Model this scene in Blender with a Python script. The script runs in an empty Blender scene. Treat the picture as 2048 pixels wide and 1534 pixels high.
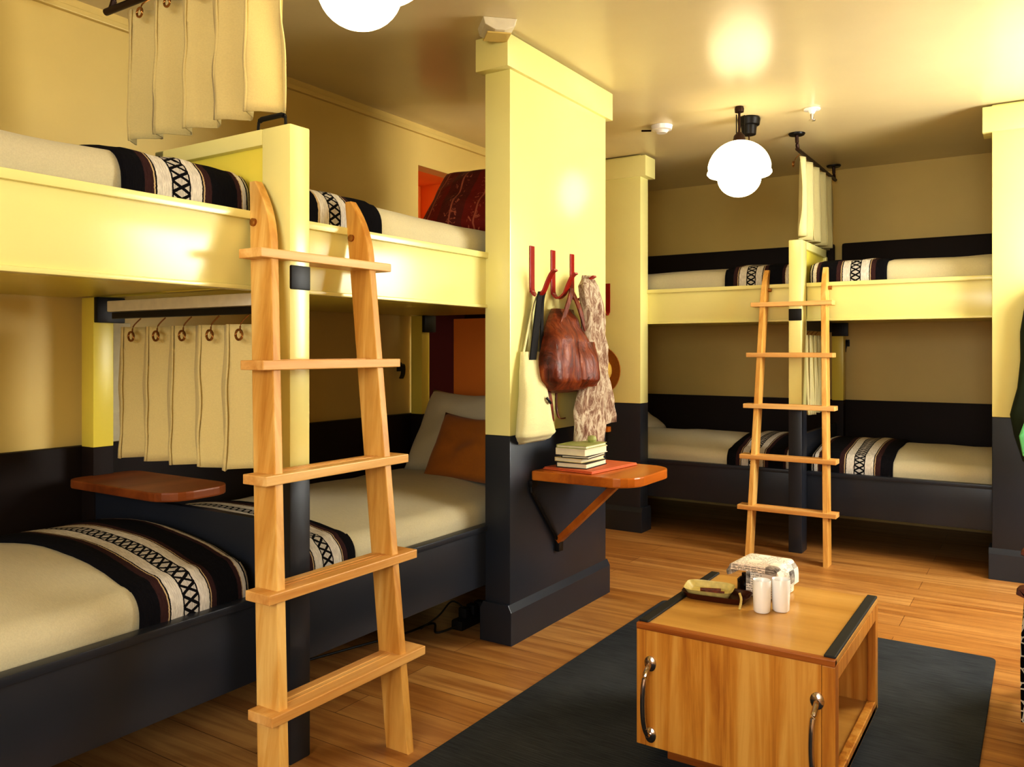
import bpy, bmesh, math, random
from mathutils import Vector, Matrix, noise
random.seed(7)
PI = math.pi
C = bpy.context.scene.collection
scene = bpy.context.scene

# ------------------------------------------------------------------ materials
def srgb(r, g, b):
    f = lambda c: (c/255/12.92) if c/255 <= 0.04045 else ((c/255+0.055)/1.055)**2.4
    return (f(r), f(g), f(b), 1)

class NT:
    def __init__(s, name):
        s.m = bpy.data.materials.new(name); s.m.use_nodes = True
        s.t = s.m.node_tree; s.b = s.t.nodes['Principled BSDF']
    def n(s, typ, **k):
        nd = s.t.nodes.new(typ)
        for a, v in k.items(): setattr(nd, a, v)
        return nd
    def l(s, a, b): s.t.links.new(a, b)
    def val(s, sock, v):
        if hasattr(v, 'is_output') or hasattr(v, 'links'): s.l(v, sock)
        else: sock.default_value = v
    def math(s, op, a, b=0.0, c=None):
        nd = s.n('ShaderNodeMath', operation=op)
        s.val(nd.inputs[0], a); s.val(nd.inputs[1], b)
        if c is not None: s.val(nd.inputs[2], c)
        return nd.outputs[0]
    def coords(s, scale=(1, 1, 1), kind='Object', rot=(0, 0, 0)):
        tc = s.n('ShaderNodeTexCoord'); mp = s.n('ShaderNodeMapping')
        mp.inputs['Scale'].default_value = scale; mp.inputs['Rotation'].default_value = rot
        s.l(tc.outputs[kind], mp.inputs['Vector']); return mp.outputs[0]
    def noise(s, vec, scale=5, detail=3, rough=.5, dist=0):
        nd = s.n('ShaderNodeTexNoise'); s.l(vec, nd.inputs['Vector'])
        nd.inputs['Scale'].default_value = scale; nd.inputs['Detail'].default_value = detail
        nd.inputs['Roughness'].default_value = rough; nd.inputs['Distortion'].default_value = dist
        return nd.outputs['Fac']
    def ramp(s, fac, stops, interp='LINEAR'):
        nd = s.n('ShaderNodeValToRGB'); cr = nd.color_ramp; cr.interpolation = interp
        while len(cr.elements) < len(stops): cr.elements.new(0.5)
        for e, (p, c) in zip(cr.elements, stops): e.position = p; e.color = c
        s.l(fac, nd.inputs[0]); return nd.outputs[0]
    def mix(s, fac, a, b, blend='MIX'):
        nd = s.n('ShaderNodeMix', data_type='RGBA', blend_type=blend)
        s.val(nd.inputs[0], fac); s.val(nd.inputs[6], a); s.val(nd.inputs[7], b); return nd.outputs[2]
    def bump(s, h, strength=.2, dist=.01):
        nd = s.n('ShaderNodeBump'); nd.inputs['Strength'].default_value = strength
        nd.inputs['Distance'].default_value = dist; s.l(h, nd.inputs['Height'])
        s.l(nd.outputs[0], s.b.inputs['Normal'])
    def set(s, color=None, rough=None, metal=None, spec=None, coat=None):
        if color is not None: s.val(s.b.inputs['Base Color'], color)
        if rough is not None: s.val(s.b.inputs['Roughness'], rough)
        if metal is not None: s.b.inputs['Metallic'].default_value = metal
        if spec is not None: s.b.inputs['Specular IOR Level'].default_value = spec
        if coat is not None:
            s.b.inputs['Coat Weight'].default_value = coat; s.b.inputs['Coat Roughness'].default_value = .12
        return s.m

def paint(name, col, rough=.3, var=.06, spec=.5, bump=.03):
    t = NT(name); v = t.coords()
    n = t.noise(v, 2.2, 3)
    d = tuple(c*(1-var) for c in col[:3])+(1,); l = tuple(min(1, c*(1+var)) for c in col[:3])+(1,)
    t.set(t.ramp(n, [(.3, d), (.7, l)]), rough, spec=spec)
    t.bump(t.noise(v, 90, 2), bump, .002)
    return t.m

def plain(name, col, rough=.5, metal=0, spec=.5, var=.08, scale=30):
    t = NT(name); n = t.noise(t.coords(), scale, 2)
    d = tuple(c*(1-var) for c in col[:3])+(1,)
    return t.set(t.ramp(n, [(.3, d), (.7, col)]), rough, metal, spec)

def wood(name, dark, mid, light, axis=2, rough=.4, streak=18, spec=.4, coat=0):
    t = NT(name)
    sc = [streak, streak, streak]; sc[axis] = streak*.05
    v = t.coords(tuple(sc))
    a = t.noise(v, 1.0, 5, .6, .6)
    sc2 = [3.0, 3.0, 3.0]; sc2[axis] = .35
    b = t.noise(t.coords(tuple(sc2)), 1.4, 2)
    f = t.math('ADD', t.math('MULTIPLY', a, .65), t.math('MULTIPLY', b, .35))
    t.set(t.ramp(f, [(.36, dark), (.5, mid), (.64, light)]), rough, spec=spec, coat=coat)
    t.bump(a, .06, .002)
    return t.m

M = {}
M['yellow'] = paint('pale yellow paint', srgb(240, 233, 164), .2, .03)
M['deepyellow'] = paint('yellow paint', srgb(242, 226, 100), .3, .03)
M['black'] = paint('charcoal paint', srgb(44, 48, 58), .34, .12)
M['wall'] = paint('cream wall paint', srgb(224, 199, 124), .45, .04)
M['ceil'] = paint('glossy cream ceiling paint', srgb(230, 216, 174), .24, .03, bump=.015)
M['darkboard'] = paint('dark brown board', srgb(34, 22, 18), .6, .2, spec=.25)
M['glowboard'] = paint('orange glow-painted board', srgb(250, 150, 54), .5, .06)  # orange carries the warm lamp glow on end board and upper recess
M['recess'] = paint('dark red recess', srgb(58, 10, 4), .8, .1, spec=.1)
M['fir'] = wood('fir wood', srgb(192, 136, 58), srgb(218, 170, 92), srgb(234, 198, 126), 2, .42)
M['firx'] = wood('fir wood tread', srgb(206, 150, 80), srgb(226, 180, 112), srgb(238, 202, 140), 0, .42)
M['tablev'] = wood('table wood upright grain', srgb(166, 98, 30), srgb(206, 144, 58), srgb(226, 176, 94), 2, .35, 26, coat=.15)
M['tabletop'] = wood('table top wood', srgb(192, 142, 66), srgb(206, 158, 82), srgb(216, 172, 100), 0, .3, 8, coat=.2)
M['tabledark'] = wood('table trim wood', srgb(120, 62, 18), srgb(160, 92, 30), srgb(180, 112, 44), 0, .4, 20)
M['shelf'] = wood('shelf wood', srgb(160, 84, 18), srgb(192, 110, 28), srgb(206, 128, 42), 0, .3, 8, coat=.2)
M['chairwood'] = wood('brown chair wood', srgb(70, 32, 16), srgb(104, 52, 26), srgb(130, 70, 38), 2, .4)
M['shelfshade'] = wood('shaded shelf wood', srgb(108, 54, 18), srgb(138, 74, 28), srgb(156, 92, 42), 0, .4, 8)  # shelf wood darkened in colour for the shade under the curtain
M['red'] = plain('red enamel', srgb(158, 28, 12), .3)
M['blackmetal'] = plain('black metal', srgb(22, 19, 18), .4, .3)
M['darkmetal'] = plain('dark bronze metal', srgb(58, 36, 24), .4, .6)
M['chrome'] = plain('chrome', srgb(200, 190, 190), .18, 1.0)
M['brass'] = plain('brass', srgb(170, 120, 60), .35, .8)
M['strap'] = plain('black webbing', srgb(20, 15, 14), .8)
M['white'] = plain('white plastic', srgb(236, 228, 205), .5)
M['ceramic'] = plain('white glazed ceramic', srgb(250, 250, 252), .25, var=.02)
M['brownleather'] = None
M['trayred'] = plain('dark lacquer tray', srgb(72, 26, 10), .3)
M['bottle'] = plain('dark bottle glass', srgb(22, 10, 8), .12)
M['dish'] = plain('cream dish', srgb(222, 204, 132), .4, var=.2, scale=60)
M['straw'] = plain('straw', srgb(172, 112, 36), .8, var=.2, scale=120)
M['strawcrown'] = plain('pale straw', srgb(224, 190, 92), .8, var=.2, scale=120)
M['redstrap'] = plain('dull red strap', srgb(120, 34, 14), .5)
M['jacket'] = plain('dark green cloth', srgb(26, 44, 12), .8, var=.4, scale=14)
M['mint'] = plain('mint green cloth', srgb(120, 214, 150), .6)
M['plug'] = plain('black rubber', srgb(16, 15, 15), .6)

def fabric(name, col, var=.1, wave=260, rough=.95, big=2.0):
    t = NT(name); v = t.coords()
    n = t.noise(v, big, 4); n2 = t.noise(t.coords((wave, 14, wave)), 1, 2)
    d = tuple(c*(1-var) for c in col[:3])+(1,); l = tuple(min(1, c*(1+var)) for c in col[:3])+(1,)
    f = t.math('ADD', t.math('MULTIPLY', n, .6), t.math('MULTIPLY', n2, .4))
    t.set(t.ramp(f, [(.35, d), (.65, l)]), rough, spec=.15)
    t.bump(t.noise(v, 320, 2), .25, .003)
    t.b.inputs['Sheen Weight'].default_value = .15
    return t.m
M['linen'] = fabric('oatmeal linen', srgb(202, 194, 166), .07)
M['linenpale'] = fabric('pale linen', srgb(214, 205, 172), .06)
M['curtain'] = fabric('cream curtain cotton', srgb(226, 208, 150), .05)
M['curtainpale'] = fabric('pale curtain cotton', srgb(226, 216, 164), .05)
M['pillow'] = fabric('white pillow cotton', srgb(214, 205, 180), .05)
M['browncloth'] = fabric('brown cushion cloth', srgb(172, 108, 36), .08)
M['canvas'] = fabric('cream canvas', srgb(232, 226, 178), .05)
M['paleblanket'] = fabric('white fleece', srgb(206, 198, 184), .08)
M['rug'] = None
t = NT('charcoal woven rug'); v = t.coords()
a = t.noise(t.coords((10, 160, 1)), 1, 3); b = t.noise(v, 3, 4)
f = t.math('ADD', t.math('MULTIPLY', a, .5), t.math('MULTIPLY', b, .5))
t.set(t.ramp(f, [(.35, srgb(50, 53, 58)), (.65, srgb(74, 77, 81))]), .95, spec=.1); t.bump(a, .5, .006); M['rug'] = t.m

t = NT('brown leather'); v = t.coords()
f = t.noise(t.coords((9, 14, 5)), 1.3, 6, .65, 1.2)
t.set(t.ramp(f, [(.3, srgb(58, 18, 6)), (.52, srgb(122, 50, 16)), (.72, srgb(168, 94, 42))]), .38); t.bump(f, .6, .02); M['brownleather'] = t.m

t = NT('mottled scarf'); v = t.coords()
f = t.noise(t.coords((30, 26, 11)), 1.5, 6, .7, 1.0)
t.set(t.ramp(f, [(.32, srgb(104, 66, 54)), (.46, srgb(158, 132, 112)), (.58, srgb(206, 194, 172)), (.75, srgb(168, 142, 122))]), .9, spec=.1)
t.bump(f, .5, .01); M['scarf'] = t.m

# plank floor: boards along world X
t = NT('oak plank floor'); v = t.coords((1, 1, 1))
br = t.n('ShaderNodeTexBrick'); t.l(v, br.inputs['Vector'])
br.offset = .37; br.inputs['Scale'].default_value = 1.0
br.inputs['Brick Width'].default_value = 1.5; br.inputs['Row Height'].default_value = .17
br.inputs['Mortar Size'].default_value = .0012; br.inputs['Mortar Smooth'].default_value = .2
br.inputs['Color1'].default_value = srgb(186, 134, 70); br.inputs['Color2'].default_value = srgb(206, 160, 98)
br.inputs['Mortar'].default_value = srgb(104, 60, 22); br.inputs['Bias'].default_value = 0
g = t.noise(t.coords((1.1, 18, 1)), 1.2, 5, .6, .8)
gr = t.ramp(g, [(.3, srgb(196, 166, 132)), (.62, (1, 1, 1, 1))])
t.set(t.mix(.85, br.outputs['Color'], gr, 'MULTIPLY'), .34, spec=.4); t.bump(g, .04, .002); M['floor'] = t.m

# woven striped blanket (uv.x runs across the stripes, uv.y along them in metres)
def blanket_mat(name, stops, lat, bk=srgb(24, 22, 26)):
    t = NT(name); tc = t.n('ShaderNodeTexCoord'); sx = t.n('ShaderNodeSeparateXYZ'); t.l(tc.outputs['UV'], sx.inputs[0])
    vec = t.n('ShaderNodeMapping'); vec.inputs['Scale'].default_value = (9, 60, 1); t.l(tc.outputs['UV'], vec.inputs['Vector'])
    wob = t.noise(vec.outputs[0], 1.5, 3)
    u = t.math('ADD', sx.outputs[0], t.math('MULTIPLY', t.math('SUBTRACT', wob, .5), .012))
    base = t.ramp(u, stops, 'CONSTANT')
    l0, l1 = lat
    tb = t.math('DIVIDE', t.math('SUBTRACT', u, l0), l1-l0)
    fr = t.math('FRACT', t.math('MULTIPLY', sx.outputs[1], 15.0))
    tri = t.math('ABSOLUTE', t.math('SUBTRACT', t.math('MULTIPLY', fr, 2.0), 1.0))
    d1 = t.math('ABSOLUTE', t.math('SUBTRACT', tri, tb))
    d2 = t.math('ABSOLUTE', t.math('SUBTRACT', tri, t.math('SUBTRACT', 1.0, tb)))
    ln = t.math('LESS_THAN', t.math('MINIMUM', d1, d2), .15)
    inb = t.math('MULTIPLY', t.math('GREATER_THAN', tb, 0.0), t.math('LESS_THAN', tb, 1.0))
    edge = t.math('GREATER_THAN', t.math('ABSOLUTE', t.math('SUBTRACT', tb, .5)), .42)
    msk = t.math('MULTIPLY', t.math('MAXIMUM', ln, edge), inb)
    col = t.mix(msk, base, bk)
    v2 = t.n('ShaderNodeMapping'); v2.inputs['Scale'].default_value = (110, 26, 1); t.l(tc.outputs['UV'], v2.inputs['Vector'])
    fz = t.noise(v2.outputs[0], 1.2, 4, .7)
    col = t.mix(.75, col, t.ramp(fz, [(.3, (.45, .42, .42, 1)), (.62, (1, 1, 1, 1))]), 'MULTIPLY')
    t.set(col, .95, spec=.1); t.bump(fz, .7, .008)
    return t.m
K = srgb(27, 25, 30); BR = srgb(74, 48, 48); CR = srgb(214, 190, 150); W = srgb(238, 232, 222); LW = srgb(214, 208, 200)
M['blanketA'] = blanket_mat('striped blanket weave', [(0, K), (.14, BR), (.2, CR), (.212, K), (.225, W), (.33, LW), (.47, W), (.56, K), (.572, CR), (.585, BR), (.64, K), (.86, BR), (.9, CR), (.91, W), (.95, K), (.965, W), (.985, K)], (.335, .47))
M['blanketB'] = blanket_mat('striped blanket weave dark', [(0, K), (.3, BR), (.34, CR), (.355, K), (.37, W), (.45, LW), (.56, W), (.64, CR), (.66, K), (.95, BR)], (.45, .56))

t = NT('red woven pillow'); v = t.coords((1, 1, 1), 'UV')
sx = t.n('ShaderNodeSeparateXYZ'); t.l(v, sx.inputs[0])
fr = t.math('FRACT', t.math('MULTIPLY', sx.outputs[0], 4.0)); ln = t.math('LESS_THAN', t.math('ABSOLUTE', t.math('SUBTRACT', fr, .5)), .035)
band = t.math('LESS_THAN', t.math('ABSOLUTE', t.math('SUBTRACT', fr, .5)), .26)
vo = t.noise(t.coords((14, 10, 1), 'UV'), 1.6, 2, .5, 1.5)
mk = t.math('MULTIPLY', t.math('MULTIPLY', t.math('GREATER_THAN', vo, .62), band), 1.0)
base = t.ramp(t.math('FRACT', t.math('MULTIPLY', sx.outputs[0], 2.0)), [(0, srgb(120, 26, 10)), (.5, srgb(96, 30, 16))], 'CONSTANT')
col = t.mix(t.math('MULTIPLY', t.math('MAXIMUM', ln, mk), .7), base, srgb(190, 110, 80))
t.set(col, .6, spec=.3); t.bump(t.noise(t.coords((6, 6, 1), 'UV'), 1.5, 3), .3, .02); M['redpillow'] = t.m

t = NT('newsprint'); v = t.coords((1, 1, 1), 'Object')
sx = t.n('ShaderNodeSeparateXYZ'); t.l(v, sx.inputs[0])
sn = t.n('ShaderNodeVectorMath', operation='FLOOR'); t.l(t.coords((26, 22, 24)), sn.inputs[0])
wn_ = t.n('ShaderNodeTexWhiteNoise'); t.l(sn.outputs[0], wn_.inputs['Vector'])
pic = t.math('GREATER_THAN', wn_.outputs['Value'], .84); txt = t.math('MULTIPLY', t.math('LESS_THAN', wn_.outputs['Value'], .62), t.math('GREATER_THAN', wn_.outputs['Value'], .12))
ln = t.math('GREATER_THAN', t.math('FRACT', t.math('MULTIPLY', t.math('ADD', sx.outputs[1], sx.outputs[2]), 130.0)), .5)
wd_ = t.math('GREATER_THAN', t.noise(t.coords((170, 120, 120)), 1, 1), .47)
mk = t.math('MAXIMUM', t.math('MULTIPLY', t.math('MULTIPLY', ln, wd_), t.math('MULTIPLY', txt, .55)), t.math('MULTIPLY', pic, t.math('MULTIPLY', t.noise(t.coords((60, 60, 60)), 1, 2), 1.3)))
tint = t.ramp(t.noise(v, 6, 1), [(.4, srgb(250, 246, 238)), (.6, srgb(244, 226, 212))])
t.set(t.mix(mk, tint, srgb(50, 40, 34)), .8, spec=.2); M['news'] = t.m

t = NT('black and white woven throw'); v = t.coords((1, 1, 1), 'Object')
ck = t.n('ShaderNodeTexVoronoi'); ck.feature = 'DISTANCE_TO_EDGE'; t.l(t.coords((34, 26, 30)), ck.inputs['Vector']); ck.inputs['Scale'].default_value = 1
t.set(t.ramp(ck.outputs['Distance'], [(.0, srgb(225, 220, 205)), (.07, srgb(16, 14, 14))], 'CONSTANT'), .95, spec=.1); M['throw'] = t.m

def emit(name, col, strength):
    t = NT(name)
    t.b.inputs['Base Color'].default_value = (1, .97, .88, 1); t.b.inputs['Roughness'].default_value = .2
    n = t.noise(t.coords(), 3, 1)
    t.l(t.ramp(n, [(0, col), (1, col)]), t.b.inputs['Emission Color'])
    t.b.inputs['Emission Strength'].default_value = strength
    return t.m
M['globe'] = emit('lit opal glass', (1, .86, .56, 1), 5.0)
t = NT('window glass'); t.b.inputs['Transmission Weight'].default_value = .9; t.b.inputs['Roughness'].default_value = .05
t.l(t.ramp(t.noise(t.coords(), 3), [(0, (.9, .95, 1, 1)), (1, (1, 1, 1, 1))]), t.b.inputs['Base Color']); M['glass'] = t.m
M['bookwhite'] = plain('white book pages', srgb(232, 224, 196), .7)
M['bookdark'] = plain('dark book cover', srgb(34, 34, 26), .5)
M['bookgreen'] = plain('sage book cover', srgb(166, 170, 104), .5)
M['bookpink'] = plain('salmon magazine cover', srgb(214, 110, 66), .45)
M['bookcream'] = plain('cream book cover', srgb(226, 206, 150), .5)

# ------------------------------------------------------------------ mesh helpers
def box(bm, x0, x1, y0, y1, z0, z1, bev=.003, seg=2):
    vs = [bm.verts.new(p) for p in ((x0,y0,z0),(x1,y0,z0),(x1,y1,z0),(x0,y1,z0),(x0,y0,z1),(x1,y0,z1),(x1,y1,z1),(x0,y1,z1))]
    fs = [bm.faces.new([vs[i] for i in q]) for q in ((0,3,2,1),(4,5,6,7),(0,1,5,4),(1,2,6,5),(2,3,7,6),(3,0,4,7))]
    if bev > 0:
        es = list({e for f in fs for e in f.edges})
        bmesh.ops.bevel(bm, geom=es, offset=min(bev, .45*min(abs(x1-x0), abs(y1-y0), abs(z1-z0))), segments=seg, profile=.6, affect='EDGES')
    return vs

def prism(bm, pts, axis, a0, a1, bev=.002):
    """polygon pts (2D) extruded along axis 0/1/2 from a0 to a1"""
    def P(p, a):
        return {0: (a, p[0], p[1]), 1: (p[0], a, p[1]), 2: (p[0], p[1], a)}[axis]
    A = [bm.verts.new(P(p, a0)) for p in pts]; B = [bm.verts.new(P(p, a1)) for p in pts]
    n = len(pts); fs = [bm.faces.new(A), bm.faces.new(B)]
    for i in range(n): fs.append(bm.faces.new((A[i], A[(i+1) % n], B[(i+1) % n], B[i])))
    bmesh.ops.recalc_face_normals(bm, faces=fs)
    if bev > 0:
        es = [e for f in fs[:2] for e in f.edges]
        bmesh.ops.bevel(bm, geom=list(set(es)), offset=bev, segments=2, profile=.6, affect='EDGES')

def loft(bm, rings, closed=True, cap=True, uv=None):
    R = [[bm.verts.new(p) for p in r] for r in rings]
    n = len(rings[0]); fs = []
    for i in range(len(R)-1):
        for j in range(n if closed else n-1):
            k = (j+1) % n
            fs.append(bm.faces.new((R[i][j], R[i][k], R[i+1][k], R[i+1][j])))
    if cap and closed:
        fs.append(bm.faces.new(R[0][::-1])); fs.append(bm.faces.new(R[-1]))
    bmesh.ops.recalc_face_normals(bm, faces=fs)
    return R

def tube(bm, pts, r, seg=10, cap=True):
    pts = [Vector(p) for p in pts]; rings = []
    up = Vector((0, 0, 1))
    for i, p in enumerate(pts):
        d = (pts[min(i+1, len(pts)-1)] - pts[max(i-1, 0)]).normalized()
        ref = up if abs(d.z) < .95 else Vector((1, 0, 0))
        a = d.cross(ref).normalized(); b = d.cross(a).normalized()
        rr = r[i] if isinstance(r, (list, tuple)) else r
        rings.append([p + a*math.cos(2*PI*k/seg)*rr + b*math.sin(2*PI*k/seg)*rr for k in range(seg)])
    loft(bm, rings, True, cap)

def ribbon(bm, pts, width_vec, th):
    """flat strap: pts path, width_vec vector, thickness th"""
    pts = [Vector(p) for p in pts]; w = Vector(width_vec)*.5; rings = []
    for i, p in enumerate(pts):
        d = (pts[min(i+1, len(pts)-1)] - pts[max(i-1, 0)]).normalized()
        nn = d.cross(w).normalized()*th*.5
        rings.append([p-w-nn, p+w-nn, p+w+nn, p-w+nn])
    loft(bm, rings)

def lathe(bm, prof, c=(0, 0, 0), seg=32):
    rings = [[(c[0]+max(r, 1e-4)*math.cos(2*PI*k/seg), c[1]+max(r, 1e-4)*math.sin(2*PI*k/seg), c[2]+z) for k in range(seg)] for r, z in prof]
    loft(bm, rings)

def smooth_path(pts, n=6):
    pts = [Vector(p) for p in pts]; out = []
    for i in range(len(pts)-1):
        p0 = pts[max(i-1, 0)]; p1 = pts[i]; p2 = pts[i+1]; p3 = pts[min(i+2, len(pts)-1)]
        for k in range(n):
            s = k/n
            out.append(.5*((2*p1)+(p2-p0)*s+(2*p0-5*p1+4*p2-p3)*s*s+(3*p1-p0-3*p2+p3)*s**3))
    out.append(pts[-1]); return out

def obj(name, bm, mat, parent=None, smooth=False, label=None, angle=35):
    me = bpy.data.meshes.new(name); bm.to_mesh(me); bm.free()
    o = bpy.data.objects.new(name, me); C.objects.link(o)
    me.materials.append(mat)
    if smooth:
        me.polygons.foreach_set('use_smooth', [True]*len(me.polygons))
        try: me.set_sharp_from_angle(angle=math.radians(angle))
        except Exception: pass
    if parent is not None: o.parent = parent
    if label: o['label'] = label
    return o

def thing(name, label, cat, loc=(0, 0, 0), rotz=0, group=None, rot=None):
    o = bpy.data.objects.new(name, None); C.objects.link(o)
    o.empty_display_size = .1; o.location = loc
    o.rotation_euler = rot if rot else (0, 0, rotz)
    o['label'] = label; o['category'] = cat
    if group: o['group'] = group
    return o
def tag(o, label, cat, loc=None, rotz=0, group=None, rot=None):
    o['label'] = label; o['category'] = cat
    if loc is not None: o.location = loc
    o.rotation_euler = rot if rot else (0, 0, rotz)
    if group: o['group'] = group
    return o
def struct(name, bm, mat, parent=None, smooth=False):
    o = obj(name, bm, mat, parent, smooth)
    if parent is None: o['kind'] = 'structure'
    return o
B = bmesh.new

# ------------------------------------------------------------------ camera
cam = bpy.data.cameras.new('camera'); co = bpy.data.objects.new('camera', cam); C.objects.link(co)
f_px = 1640.0; yaw = math.atan((2090-1024)/f_px)
cam.sensor_width = 36; cam.lens = 36*f_px/2048; cam.shift_y = -(767-701)/2048; cam.clip_start = .05
co.location = (0, 0, 1.25); co.rotation_euler = (PI/2, 0, yaw)
scene.camera = co

# ------------------------------------------------------------------ room
H = 2.6; XL = -3.13; YF = 6.47; XR = 1.0; YN = -2.2
b = B(); box(b, XL-.5, XR+.1, YN-.1, YF+.1, -.1, 0, 0); struct('floor', b, M['floor'])
b = B(); box(b, XL-.5, XR+.1, YN-.1, YF+.1, H, H+.1, 0); struct('ceiling', b, M['ceil'])
b = B()
box(b, XL-.1, XL, YN, 3.79, 0, H, 0); box(b, XL-.1, XL, 4.8, YF, 0, H, 0)
box(b, XL-.1, XL, 3.79, 4.8, 2.355, H, 0); box(b, XL-.1, XL, 3.79, 4.8, 1.52, 1.8, 0); box(b, XL-.1, XL, 3.79, 4.8, 0, .88, 0); box(b, XL-.1, XL, 4.3, 4.8, 1.8, 2.355, 0)
struct('wall_left', b, M['wall'])
b = B(); box(b, XL-.5, XR+.1, YF, YF+.1, 0, H, 0); struct('wall_far', b, M['wall'])
b = B(); box(b, XL-.5, XR+.1, YN-.1, YN, 0, H, 0); struct('wall_near', b, M['wall'])
b = B()
wy0, wy1, wz0, wz1 = 3.75, 5.12, .85, 2.4
box(b, XR, XR+.1, YN, wy0, 0, H, 0); box(b, XR, XR+.1, wy1, YF, 0, H, 0)
box(b, XR, XR+.1, wy0, wy1, 0, wz0, 0); box(b, XR, XR+.1, wy0, wy1, wz1, H, 0)
struct('wall_right', b, M['wall'])
w = B()
for a0, a1 in ((wy0, wy0+.06), ((wy0+wy1)/2-.03, (wy0+wy1)/2+.03), (wy1-.06, wy1)): box(w, XR+.01, XR+.07, a0, a1, wz0, wz1)
for z in (wz0, (wz0+wz1)/2-.02, wz1-.05): box(w, XR+.015, XR+.065, wy0, wy1, z, z+.05)
wo = struct('window_1', w, M['white'])
b = B(); box(b, XR+.036, XR+.042, wy0+.02, wy1-.02, wz0+.02, wz1-.02, 0); obj('pane', b, M['glass'], wo)
# recess boxes behind the openings in the left wall
def recess(name, y0, y1, z0, z1, d, mat):
    b = B(); x1 = XL-.1; x0 = x1-d; t = .01
    box(b, x0-t, x0, y0, y1, z0, z1, 0); box(b, x0, x1, y0-t, y0, z0, z1, 0); box(b, x0, x1, y1, y1+t, z0, z1, 0)
    box(b, x0, x1, y0, y1, z0-t, z0, 0); box(b, x0, x1, y0, y1, z1, z1+t, 0)
    o = struct(name, b, mat); return o
recess('wall_recess', 3.79, 4.3, 1.8, 2.355, .3, M['glowboard'])
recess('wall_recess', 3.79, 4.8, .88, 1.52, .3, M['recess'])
b = B(); box(b, XL, XL+.022, YN, YF-.02, H-.06, H-.035, .004); struct('trim_1', b, M['wall'])

# ------------------------------------------------------------------ partitions
def partition(label, loc, rotz, u0, u1):
    t = thing('partition', label, 'partition', loc, rotz, 'yellow and charcoal bunk end partitions')
    b = B(); box(b, u0, u1, 0, .13, .885, H-.004, .006); obj('upper_panel', b, M['yellow'], t, True, 'pale yellow upper panel')
    b = B(); box(b, u0, u1, 0, .13, .0, .885, .006); obj('lower_panel', b, M['black'], t, True, 'charcoal lower panel')
    b = B(); box(b, u0-.045, u1+.045, -.018, .148, 2.445, 2.585, .004); obj('cap', b, M['yellow'], t, True)
    b = B(); prism(b, [(-.016, 0), (.146, 0), (.146, .14), (.13, .17), (0, .17), (-.016, .14)], 0, u0-.016, u1+.016, .003); obj('baseboard', b, M['black'], t)
    return t
LO = (-1.904, 1.744, 0); LR = PI/2      # long row of bunks against wall_left
FO = (-1.294, 5.2, 0); FR = 0           # row of bunks against wall_far
partition('pale yellow and charcoal partition with red hooks, bags and a fold-down shelf', LO, LR, 1.17, 2.076)
partition('yellow and charcoal partition with a straw hat, behind the hanging scarf', FO, FR, -1.78, -1.034)
partition('pale yellow and charcoal partition beside the dark green jacket', FO, FR, 1.05, 1.95)

# ------------------------------------------------------------------ bunk beds
RW = .126
def bunk(label, loc, rotz, wb, ua, ub, trim):
    t = thing('bunk_bed', label, 'bunk bed', loc, rotz, 'built-in rows of double bunks')
    def P(name, args, mat, bev=.004, parent=t, label=None):
        b = B()
        for a in args: box(b, *a, bev)
        return obj(name, b, mat, parent, True, label)
    Y, K_ = M['yellow'], M['black']
    # front post
    P('post', [(-.04, .04, 0, RW, .885, 1.935)], Y, .006)
    P('post_foot', [(-.041, .041, -.001, RW, 0, .885)], K_, .006)
    P('joint_block', [(-.039, .039, -.004, .06, 1.435, 1.508)], M['blackmetal'])
    # divider between the two upper berths
    dv = P('divider_panel', [(-.018, .018, RW, wb-.55, 1.45, 1.89)], M['deepyellow'], .002)
    P('divider_frame', [(-.04, .04, RW, wb-.55, 1.885, 1.935), (-.04, .04, wb-.6, wb-.55, 1.5, 1.935)], Y, .004)
    P('foot_panel', [(-.015, .015, RW, wb-.14, .24, .72)], K_, .003)
    # rails
    for (a, c) in ((ua, -.04), (.04, ub)):
        P('upper_rail', [(a, c, RW, RW+.03, 1.435, 1.672), (a, c, RW-.014, RW+.034, 1.648, 1.674), (a, c, RW-.01, RW+.034, 1.434, 1.448)], Y)
        P('lower_rail', [(a, c, RW, RW+.03, .235, .492), (a, c, RW-.01, RW+.034, .47, .494)], K_)
        P('upper_deck', [(a, c, RW+.03, wb-.005, 1.452, 1.475)], M['deepyellow'], .002)
        P('lower_deck', [(a, c, RW+.03, wb-.005, .25, .275)], K_, .002)
        e0 = a if a == ua else c-.06
        P('support_leg', [(e0, e0+.06, RW+.035, RW+.1, 0, .25)], K_, .003)
        P('support_leg', [(e0, e0+.06, wb-.12, wb-.06, 0, .25)], K_, .003)
        s0, s1 = (a, (-.02 if trim else .055)) if a == ua else ((.03 if trim else .06), c+(0 if trim else .5))
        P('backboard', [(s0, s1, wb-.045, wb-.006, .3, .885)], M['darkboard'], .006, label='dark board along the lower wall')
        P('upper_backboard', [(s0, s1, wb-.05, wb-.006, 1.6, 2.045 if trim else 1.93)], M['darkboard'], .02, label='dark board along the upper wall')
    # posts at the back wall
    for u in ((-.02, .06),) if ub < 1.99 else ((-.02, .06), (1.915, 1.985)):
        bp = P('back_post', [(u[0], u[1], wb-.135, wb-.055, .885, 1.45)], M['deepyellow'], .003)
        P('back_post_foot', [(u[0], u[1], wb-.135, wb-.055, .28, .885)], M['darkboard'], .003)
        P('joint_block', [(u[0]+.003, u[1]+.035, wb-.155, wb-.134, 1.355, 1.451)], M['blackmetal'], .003)
    return t
WBL = -1.904-XL; WBF = YF-5.2
bunk('row of pale yellow and charcoal bunks behind the large wooden ladder', LO, LR, WBL, -1.95, 2.0, False)
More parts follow.
